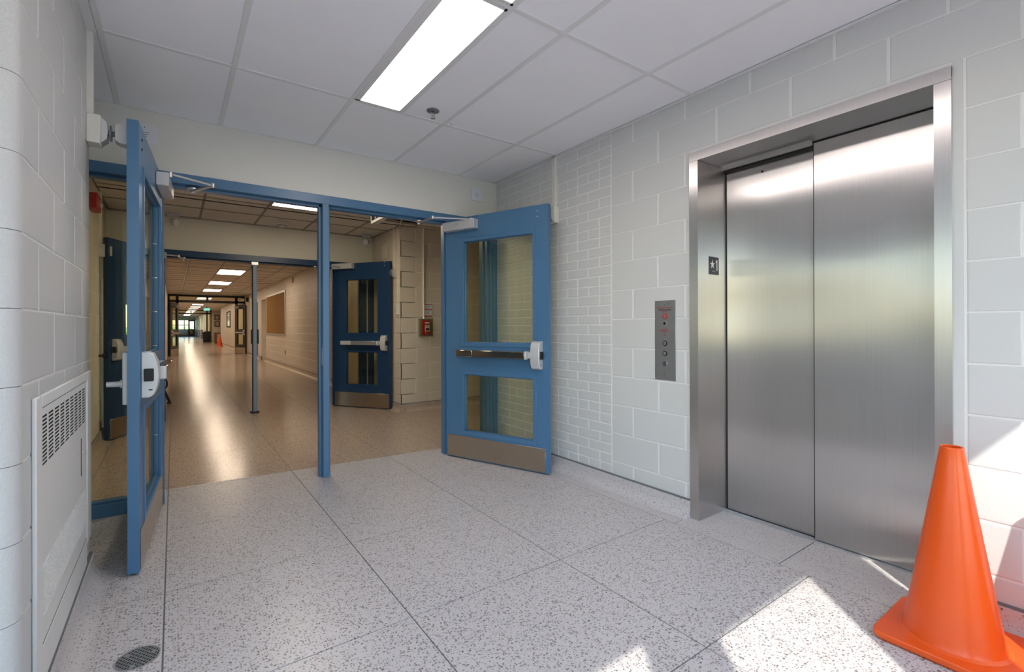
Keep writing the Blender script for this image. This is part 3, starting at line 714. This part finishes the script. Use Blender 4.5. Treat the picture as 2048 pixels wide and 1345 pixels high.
while yy < 66:
    dup(lt, (.892, yy, ZC-.02), '%s small lit ceiling panel beyond the black transom screen' % ords[i]); yy += 3.7; i += 1
sp = thing('sprinkler_head', 'small metal sprinkler head in dark ring on ceiling beside the light panel', 'sprinkler', (1.346, 2.734, ZC))
MB().lathe([(.012, 0), (.038, 0), (.040, .002), (.036, .006), (.012, .006)], (1.346, 2.734, ZC-.003)).build('escutcheon', 'gap_grey', sp)
MB().cyl((1.346, 2.734, ZC), (1.346, 2.734, ZC-.03), .007, n=12).tube([(1.334, 2.734, ZC-.008), (1.336, 2.734, ZC-.032), (1.346, 2.734, ZC-.045), (1.356, 2.734, ZC-.032), (1.358, 2.734, ZC-.008)], .0025).build('frame_arms', 'chrome', sp)
MB().cyl((1.346, 2.734, ZC-.045), (1.346, 2.734, ZC-.048), .016, n=16).build('deflector', 'chrome', sp)
tag(MB().tube([(1.53, 2.84, ZC+.003), (1.53, 2.84, ZC-.012), (1.545, 2.835, ZC-.018), (1.552, 2.832, ZC-.008)], .003).build('ceiling_hook', 'aluminium'), 'tiny metal hook on the ceiling grid near the sprinkler', 'hook')
def detector(lb, x, y, lx, ly):
    t = thing('emergency_lamp', lb, 'lamp', (x, y, ZC))
    MB().lathe([(0, 0), (.075, 0), (.075, -.012), (.05, -.03), (0, -.032)], (x, y, ZC)).build('base', 'silver_paint', t)
    MB().cyl((x, y, ZC-.03), (x, y, ZC-.07), .012, n=12).build('stem', 'silver_paint', t)
    MB().cyl((x-lx*.02, y-ly*.02, ZC-.09), (x+lx*.03, y+ly*.03, ZC-.105), .03, .04, n=18).build('lamp_cup', 'white_plastic', t)
detector('round ceiling lamp fitting beside the wall above the right navy door', 2.36, 7.02, -1, -1)
detector('round ceiling lamp fitting above the blue door closer at left', .0, 7.02, 1, -1)
sd = thing('smoke_detector', 'white round smoke detector on the vestibule ceiling left of the mullion', 'smoke detector', (1.17, 6.85, ZC))
MB().lathe([(0, 0), (.065, 0), (.065, -.02), (.045, -.04), (.02, -.05), (0, -.05)], (1.17, 6.85, ZC)).build('body', 'white_plastic', sd)
MB().lathe([(.047, -.028), (.062, -.028), (.062, -.032), (.05, -.034)], (1.17, 6.85, ZC)).build('sensor_slot', 'gap_grey', sd)
es = thing('hanging_sign', 'white framed dark sign with pale figure hung from the vestibule ceiling', 'sign', (1.9, 5.2, 2.45))
MB().box(1.9, 1.97, 4.9, 5.52, 2.37, 2.40).box(1.9, 1.97, 5.50, 5.52, 2.37, 2.56).box(1.9, 1.97, 4.9, 4.92, 2.37, 2.56).box(1.9, 1.97, 4.9, 5.52, 2.54, 2.56).build('sign_frame', 'white_plastic', es)
MB().box(1.908, 1.96, 4.92, 5.50, 2.40, 2.54).build('face', 'sign_black', es)
fg = MB()
fg.cyl((1.905, 5.36, 2.515), (1.909, 5.36, 2.515), .014, n=12); fg.prism([(5.40, 2.42), (5.375, 2.46), (5.38, 2.5), (5.34, 2.5), (5.33, 2.46), (5.30, 2.42), (5.33, 2.42), (5.35, 2.45), (5.38, 2.41)], 'x', 1.905, 1.909)
fg.build('running_figure', 'white_text', es)
tag(MB().box(.238, .262, 11.43, 22.1, ZC-.02, ZC).build('ceiling_raceway', 'white_text'), 'thin white cable cover running along the brown corridor ceiling', 'cable cover')
ex = thing('exit_sign', 'small green exit sign hanging in the distant corridor', 'sign', (1.73, 36, 2.3))
MB().box(1.57, 1.89, 36, 36.06, 2.23, 2.39).build('face', 'exit_green', ex); MB().cyl((1.73, 36.03, 2.39), (1.73, 36.03, ZC), .012, n=8).build('rod', 'dark', ex)

# ================================================================== NOTICES, ALARM
n1 = thing('wall_notice', 'white paper notice on the header wall, half hidden behind the left blue door', 'notice', (-.14, 3.775, 2.37))
MB().box(-.205, -.079, 3.773, 3.775, 2.315, 2.437).build('sheet', 'white_paper', n1)
pm = MB()
for zq, a, b in ((2.385, -.17, -.125), (2.372, -.165, -.13), (2.36, -.168, -.135)): pm.box(a, b, 3.7722, 3.773, zq, zq+.003)
pm.build('printing', 'gap_grey', n1); MB().cyl((-.147, 3.771, 2.418), (-.147, 3.773, 2.418), .003, n=8).build('arrow_mark', 'black_text', n1)
n2 = thing('wall_plate', 'white square wall plate on the header above the right blue door', 'plate', (2.3, 3.775, 2.38))
MB().box(2.243, 2.366, 3.765, 3.775, 2.322, 2.440).build('plate', 'white_paper', n2, bevel=.002)
pm = MB().cyl((2.3, 3.763, 2.402), (2.3, 3.765, 2.402), .003, n=8).cyl((2.3, 3.763, 2.352), (2.3, 3.765, 2.352), .002, n=8).box(2.285, 2.318, 3.7645, 3.765, 2.383, 2.386).box(2.287, 2.312, 3.7645, 3.765, 2.369, 2.372)
pm.build('printing', 'gap_grey', n2)
fa = thing('fire_alarm_pull', 'red fire alarm pull station in clear cover on the block column', 'fire alarm', (2.84, 6.08, 1.14))
MB().box(2.76, 2.935, 6.045, 6.08, 1.022, 1.262).build('back_box', 'slot_metal', fa, bevel=.004)
MB().box(2.79, 2.91, 6.02, 6.045, 1.04, 1.245).build('body', 'red', fa, bevel=.004)
MB().box(2.83, 2.90, 6.014, 6.02, 1.085, 1.175).box(2.83, 2.90, 6.014, 6.02, 1.195, 1.215).build('pull_handle', 'white_text', fa, bevel=.002)
MB().box(2.84, 2.89, 6.010, 6.014, 1.10, 1.13).build('handle_grip', 'dark', fa)
text('FIRE', .026, (2.855, 6.0125, 1.157), '-y', 'red', fa); text('PULL', .02, (2.85, 6.0185, 1.062), '-y', 'white_text', fa)
MB().box(2.752, 2.943, 5.995, 5.998, 1.015, 1.27).box(2.752, 2.755, 5.995, 6.08, 1.015, 1.27).box(2.94, 2.943, 5.995, 6.08, 1.015, 1.27).build('clear_cover', 'glass', fa)
nt_ = thing('fire_notice', 'pink and white printed notice above the red fire alarm pull station', 'notice', (2.9, 6.08, 1.39))
MB().box(2.853, 2.962, 6.073, 6.076, 1.297, 1.478).build('sheet', 'white_paper', nt_)
for zq, hh, m_ in ((1.463, .022, 'red_text'), (1.395, .02, 'red_text'), (1.300, .022, 'red_text')): MB().box(2.855, 2.960, 6.071, 6.073, zq-.006, zq+hh-.012).build('stripe', m_, nt_)
text('IN CASE OF FIRE', .0115, (2.9075, 6.0702, 1.468), '-y', 'white_text', nt_)
for zq in (1.442, 1.432, 1.422, 1.378, 1.366, 1.352, 1.340, 1.330): MB().box(2.87, 2.87+random.uniform(.05, .08), 6.072, 6.073, zq, zq+.004).build('text_line', 'gap_grey', nt_)
cd = thing('conduit', 'thin painted conduit dropping down the column to the fire alarm station', 'conduit', (2.834, 6.07, 0))
MB().cyl((2.834, 6.066, 1.275), (2.834, 6.066, ZC), .013, n=12).build('pipe', 'cream_smooth', cd); MB().cyl((2.834, 6.066, 1.255), (2.834, 6.066, 1.285), .019, n=12).build('coupling', 'chrome', cd)
rw = thing('column_raceway', 'thin painted raceway down the column corner ending in a black switch', 'cable cover', (2.49, 6.1, 0))
MB().box(2.484, 2.5, 6.14, 6.165, 1.44, ZC).build('channel', 'cream_smooth', rw); MB().box(2.465, 2.5, 6.135, 6.17, 1.32, 1.45).build('switch_body', 'white_plastic', rw); MB().box(2.47, 2.498, 6.172, 6.19, 1.335, 1.43).build('reader', 'dark', rw)
vt = thing('access_cover', 'square painted cover high on the column side above the navy door', 'cover', (2.5, 6.65, 2.25))
MB().box(2.490, 2.5, 6.555, 6.75, 2.15, 2.345).build('plate', 'cream_smooth', vt, bevel=.002)
hs = thing('alarm_horn', 'red fire alarm horn high on the vestibule wall at far left', 'fire alarm', (-.61, 5.72, 2.29))
MB().box(-.61, -.55, 5.60, 5.84, 2.22, 2.365).build('housing', 'red', hs, bevel=.012, seg=2); MB().cyl((-.552, 5.80, 2.29), (-.535, 5.80, 2.29), .02, n=12).build('strobe', 'white_text', hs)
text('FIRE', .035, (-.549, 5.74, 2.30), '+x', 'white_text', hs)
dstop = thing('door_stop', 'small black wall stop on the vestibule wall at left', 'door stop', (-.61, 6.2, .93))
MB().cyl((-.61, 6.25, .87), (-.575, 6.25, .87), .012, n=10).cyl((-.58, 6.25, .87), (-.56, 6.25, .87), .025, n=12).build('bumper', 'rubber', dstop)

# ================================================================== HEATER CABINET
hc = thing('heater_cabinet', 'off-white recessed wall heater cabinet with slotted grille on left pier', 'heater', (XL, 2.3, 0))
xf = XL
f = MB().box(xf, xf+.011, 1.83, 1.905, .108, .955).box(xf, xf+.011, 2.78, 2.90, .20, .955).box(xf, xf+.011, 1.905, 2.78, .918, .955).box(xf, xf+.009, 1.905, 2.78, .108, .222)
f.build('frame', 'cabinet', hc, bevel=.003)
g0, g1, h0, h1 = 1.909, 2.752, .742, .893
p = MB(); X0, X1 = xf, xf+.007
p.box(X0, X1, 1.908, 2.777, .893, .915).box(X0, X1, 1.908, 2.777, .226, .742).box(X0, X1, 2.752, 2.777, .742, .893)
p.build('panel', 'cabinet', hc)
MB().box(xf+.0005, xf+.0045, g0, g1, h0, h1).build('grille_shadow_box', 'dark', hc)
nc, nr = 9, 13; cw = (g1-g0)/nc; rh = (h1-h0)/nr
for i in range(nc+1): MB().box(X1-.0012, X1, g0+i*cw-.009, g0+i*cw+.009, h0, h1).build('grille_bar', 'cabinet', hc)
for j in range(nr+1):
    MB().box(X1-.0014, X1-.0002, g0, g1, h0+j*rh-.0022, h0+j*rh+.0022).build('slat', 'cabinet', hc)
e = MB()
for r_ in range(9):
    for c_ in range(26):
        yq = 1.93+c_*.0318+(.008 if r_ % 2 else 0); zq = .30+r_*.0185
        if yq+.024 < 2.77: e.prism([(X1-.001, zq), (X1+.0028, zq+.003), (X1-.001, zq+.010)], 'y', yq, yq+.024)
eb = e.build('embossed_louvre', 'cabinet', hc); eb['kind'] = 'stuff'
fl = MB().box(X1, X1+.002, 2.640, 2.765, .535, .710).build('access_flap', 'cabinet', hc, bevel=.001)
MB().box(X1-.001, X1+.0012, 2.628, 2.640, .535, .690).build('flap_gap', 'dark', fl)
MB().cyl((X1, 2.69, .620), (X1+.006, 2.69, .620), .008, n=12).build('latch', 'aluminium', fl)
for zq in (.915, .2225): MB().box(X1-.001, X1+.0008, 1.905, 2.78, zq, zq+.003).build('panel_seam', 'gap_grey', hc)

# ================================================================== FLOOR DRAIN
dr = thing('floor_drain', 'round metal floor drain grate in the terrazzo at the bottom left', 'drain', (-.103, 2.095, 0))
cx, cy, R = -.103, 2.095, .064
MB().cyl((cx, cy, 0), (cx, cy, .0012), R, n=40).build('pit', 'dark', dr)
MB().lathe([(R-.004, .0), (R, .0), (R, .0028), (R-.004, .0028)], (cx, cy, 0), 40, True).build('rim', 'aluminium', dr)
gt = MB()
for k_ in range(-5, 6):
    q = k_*.0115; hl = math.sqrt(max(0, (R-.003)**2-q*q))
    for a_ in (.62, .62+PI/2):
        ca, sa = math.cos(a_), math.sin(a_); m_ = []
        for uu, vv in ((-hl, q-.0016), (hl, q-.0016), (hl, q+.0016), (-hl, q+.0016)): m_.append((cx+uu*ca-vv*sa, cy+uu*sa+vv*ca))
        gt.poly([(x, y, .0012) for x, y in m_]+[(x, y, .0026) for x, y in m_], [(0, 3, 2, 1), (4, 5, 6, 7), (0, 1, 5, 4), (1, 2, 6, 5), (2, 3, 7, 6), (3, 0, 4, 7)])
gt.build('grating', 'aluminium', dr)
for a_ in (.2, 2.3, 4.4): MB().cyl((cx+.045*math.cos(a_), cy+.045*math.sin(a_), .001), (cx+.045*math.cos(a_), cy+.045*math.sin(a_), .0032), .008, n=14).build('fixing_boss', 'aluminium', dr)

# ================================================================== CONES
def cone(lb, x, y, hb=.19, grp=None):
    t = thing('traffic_cone', lb, 'traffic cone', (x, y, 0), group=grp)
    c = .035; pr = []
    for sx, sy, a0 in ((1, 1, 0), (-1, 1, PI/2), (-1, -1, PI), (1, -1, 1.5*PI)):
        for i in range(5):
            a_ = a0+i*PI/8; pr.append((x+sx*(hb-c)+c*math.cos(a_), y+sy*(hb-c)+c*math.sin(a_)))
    MB().prism(pr, 'z', .006, .028).build('base', 'orange', t, bevel=.004, seg=2)
    ft = MB()
    for i in range(26):
        for sx, sy in ((1, 0), (-1, 0), (0, 1), (0, -1)):
            q = -hb+.03+i*(2*hb-.06)/25
            px, py = (x+sx*(hb-.012), y+q) if sx else (x+q, y+sy*(hb-.012)); ft.box(px-.004, px+.004, py-.004, py+.004, 0, .008)
    ft.build('tread_foot', 'orange', t)
    r0 = .137; prof = [(r0+.018, .028), (r0+.006, .034), (r0, .05)]
    for i in range(1, 13): u = i/12; prof.append((r0+(.034-r0)*(u**.97), .05+.655*u))
    prof += [(.034, .708), (.031, .712), (.027, .710), (.027, .69), (.05, .5), (.06, .4)]
    MB().lathe(prof, (x, y, 0), 64).build('body', 'orange', t)
    return t
k1 = cone('tall orange traffic cone standing in front of the elevator at lower right', 2.285, .462)
dup(k1, (2.325, .062, 0), 'orange traffic cone just out of frame that shades the right wall')

# ================================================================== CORRIDOR ITEMS
bb = thing('bulletin_board', 'brown cork bulletin board in a metal frame on the corridor block wall', 'board', (XC, 16.1, 1.55))
MB().box(XC-.025, XC, 14.50, 17.82, .905, 2.205).build('frame', 'aluminium', bb); MB().box(XC-.028, XC-.024, 14.58, 17.74, .96, 2.15).build('cork_sheet', 'cork', bb)
ol = thing('outlet_plate', 'dark outlet plate low on the corridor wall under the cork board', 'outlet', (XC, 14.6, .44)); MB().box(XC-.01, XC, 14.55, 14.65, .38, .50).build('plate', 'grey_door', ol)
cl2 = thing('wall_speaker', 'small dark box high on the corridor wall above the cork board', 'speaker', (XC, 13.5, 2.42)); MB().box(XC-.03, XC, 13.45, 13.60, 2.33, 2.48).build('case', 'tan', cl2)
stb = thing('alarm_strobe', 'dark alarm strobe beside the right end of the black transom screen', 'fire alarm', (XC, 22.7, 2.3)); MB().box(XC-.09, XC, 22.6, 22.75, 2.22, 2.40).build('case', 'dark', stb); MB().box(XC-.09, XC, 22.6, 22.75, 2.08, 2.22).build('lens', 'white_plastic', stb)
d7 = thing('door_7', 'grey classroom door set back in the corridor wall past the cork board', 'door', (2.8, 18.1, 0), kind='structure')
MB().box(2.80, 2.85, 18.1, 19.05, .01, 2.1).build('leaf', 'grey_door', d7); MB().box(2.78, 2.86, 18.05, 18.1, 0, 2.12).box(2.78, 2.86, 19.05, 19.1, 0, 2.12).build('door_frame', 'grey_door', d7)
d8 = thing('door_8', 'dark doorway in the right corridor wall just before the black transom screen', 'door', (XC, 19.8, 0), kind='structure')
MB().box(XC-.02, XC+.01, 20.0, 20.95, .0, 2.1).build('leaf', 'grey_door', d8)
d9 = thing('door_9', 'reddish brown door with pale frame on the left corridor wall', 'door', (-.2, 13, 0), kind='structure')
MB().box(-.2, -.185, 13.0, 14.0, 0, 2.1).build('leaf', 'wood', d9); MB().box(-.2, -.17, 12.93, 13.0, 0, 2.15).box(-.2, -.17, 14.0, 14.07, 0, 2.15).box(-.2, -.17, 12.93, 14.07, 2.1, 2.17).build('door_frame', 'cream_smooth', d9)
# black chair leg against the corridor wall just past the inner screen
ct = thing('hall_chair', 'black curved chair leg against left corridor wall, low beside the blue door bar', 'chair', (-.15, 8.9, 0))
MB().tube([(-.2, 8.9, .42), (-.13, 8.9, .40), (-.085, 8.9, .33), (-.085, 8.9, .26), (-.125, 8.9, .20)], .012).build('arm_loop', 'dark', ct)
MB().tube([(-.17, 8.9, .24), (-.12, 8.88, .20), (-.09, 8.86, .12), (-.05, 8.84, .02)], .017).tube([(-.19, 8.9, .14), (-.10, 8.87, .13)], .01).build('leg', 'dark', ct)
MB().box(-.085, -.03, 8.81, 8.87, 0, .028).build('foot', 'rubber', ct, bevel=.004)
MB().box(-.2, -.16, 8.8, 9.2, .40, .45).build('seat', 'dark', ct, bevel=.004)

tb = thing('hall_table', 'dark table against the distant corridor corner behind the small orange cone', 'table', (2.8, 40, 0))
MB().box(2.36, 3.1, 39.6, 40.5, .70, .78).build('tabletop', 'wood', tb)
for x_, y_ in ((2.45, 39.7), (3.0, 39.7), (2.45, 40.4), (3.0, 40.4)): MB().box(x_-.06, x_+.06, y_-.06, y_+.06, 0, .70).build('leg', 'wood', tb)
cone('small orange cone standing far down the corridor in front of the dark table', 2.28, 33.6)
tc = thing('trash_can', 'black round trash can far down the corridor by the last screen', 'trash can', (2.1, 43.6, 0))
MB().lathe([(0, 0), (.26, 0), (.30, .75), (.31, .78), (.28, .78), (.25, .1), (0, .08)], (2.1, 43.6, 0), 24).build('bin', 'black_paint', tc); MB().lathe([(.31, .76), (.32, .80), (.22, .86), (0, .87)], (2.1, 43.6, 0), 24).build('lid', 'black_paint', tc)
for zq, lb in ((1.75, 'upper dark framed picture on the far corridor wall'), (1.22, 'lower dark framed picture on the far corridor wall')):
    t = thing('framed_picture', lb, 'picture', (2.93, 46, zq)); MB().box(2.74, 3.10, 45.95, 46, zq, zq+.44).build('frame', 'dark', t); MB().box(2.80, 3.04, 45.93, 45.95, zq+.06, zq+.38).build('print', 'tan', t)
t = thing('display_case', 'dark framed wall display with green reflections on the far right corridor wall', 'display case', (2.62, 32, 1.6))
MB().box(2.59, 2.62, 31.0, 33.2, 1.15, 2.08).build('frame', 'dark', t); MB().box(2.585, 2.59, 31.1, 32.4, 1.22, 2.0).build('pane', 'chrome', t)
t = thing('door_10', 'pale door in the far right corridor wall', 'door', (2.62, 28, 0), kind='structure'); MB().box(2.60, 2.62, 27.6, 28.6, 0, 2.1).build('leaf', 'tan', t)
for i, (p_, q_) in enumerate(((56.2, 60.8), (62.2, 67.8), (69.2, 74.8))):
    lk = thing('locker_bank', ['nearest bench-high locker bank below the bright far windows', 'middle bench-high locker bank below the bright far windows', 'farthest bench-high locker bank below the bright far windows'][i], 'lockers', (2.3, p_, 0), group='lockers under the far windows')
    for k_ in range(4):
        z_ = .05+k_*.22; MB().box(2.24, 2.38, p_, q_, z_, z_+.17).build('locker_door', 'locker', lk)
    MB().box(2.26, 2.38, p_, q_, 0, .95).build('carcass', 'white_paper', lk)
# far end glazing and door
fe = sroot('window_2', (0, 76, 0))
for x_ in (-.2, .32, 1.15, 1.62, 2.32): MB().box(x_-.05, x_+.05, 75.95, 76.1, 0, 2.15).build('post', 'navy', fe)
MB().box(-.2, 1.65, 75.97, 76.08, 1.45, 1.53).box(-.2, 1.65, 75.97, 76.08, .83, .92).box(-.2, 2.38, 75.97, 76.08, 2.1, 2.18).box(-.2, 2.38, 75.95, 76.1, 0, .08).build('rail', 'navy', fe)
for a_, b_ in ((-.15, .27), (.37, 1.10), (1.2, 1.57)): MB().box(a_, b_, 76.02, 76.03, .9, 2.1).build('pane', 'glass_out', fe)
MB().box(-.1, 1.5, 75.7, 75.95, .12, .78).build('radiator_cover', 'white_paper', fe)
de = thing('door_11', 'glazed exit door with yellow notice at the far end of the corridor', 'door', (1.67, 76, 0), kind='structure')
MB().box(1.67, 2.27, 75.98, 76.05, .05, .95).box(1.67, 1.75, 75.98, 76.05, .95, 2.1).box(2.19, 2.27, 75.98, 76.05, .95, 2.1).box(1.67, 2.27, 75.98, 76.05, 1.98, 2.1).build('leaf', 'navy', de)
MB().box(1.78, 2.05, 75.95, 75.98, .3, .8).build('yellow_notice', 'yellow', de)
MB().box(1.75, 2.19, 76.01, 76.02, .95, 1.98).build('pane', 'glass_out', de)
hg = MB(); random.seed(3)
for i in range(160):
    x_, y_, r_ = random.uniform(-14, 16), random.uniform(98, 104), random.uniform(.5, .85)
    hg.lathe([(0.02, -r_), (r_*.7, -r_*.7), (r_, 0), (r_*.7, r_*.7), (.02, r_)], (x_, y_, r_*.7), 7)
h_ = hg.build('hedge', 'hedge_green'); tag(h_, 'pale green hedge outside the far end windows', 'hedge', None, 'stuff')
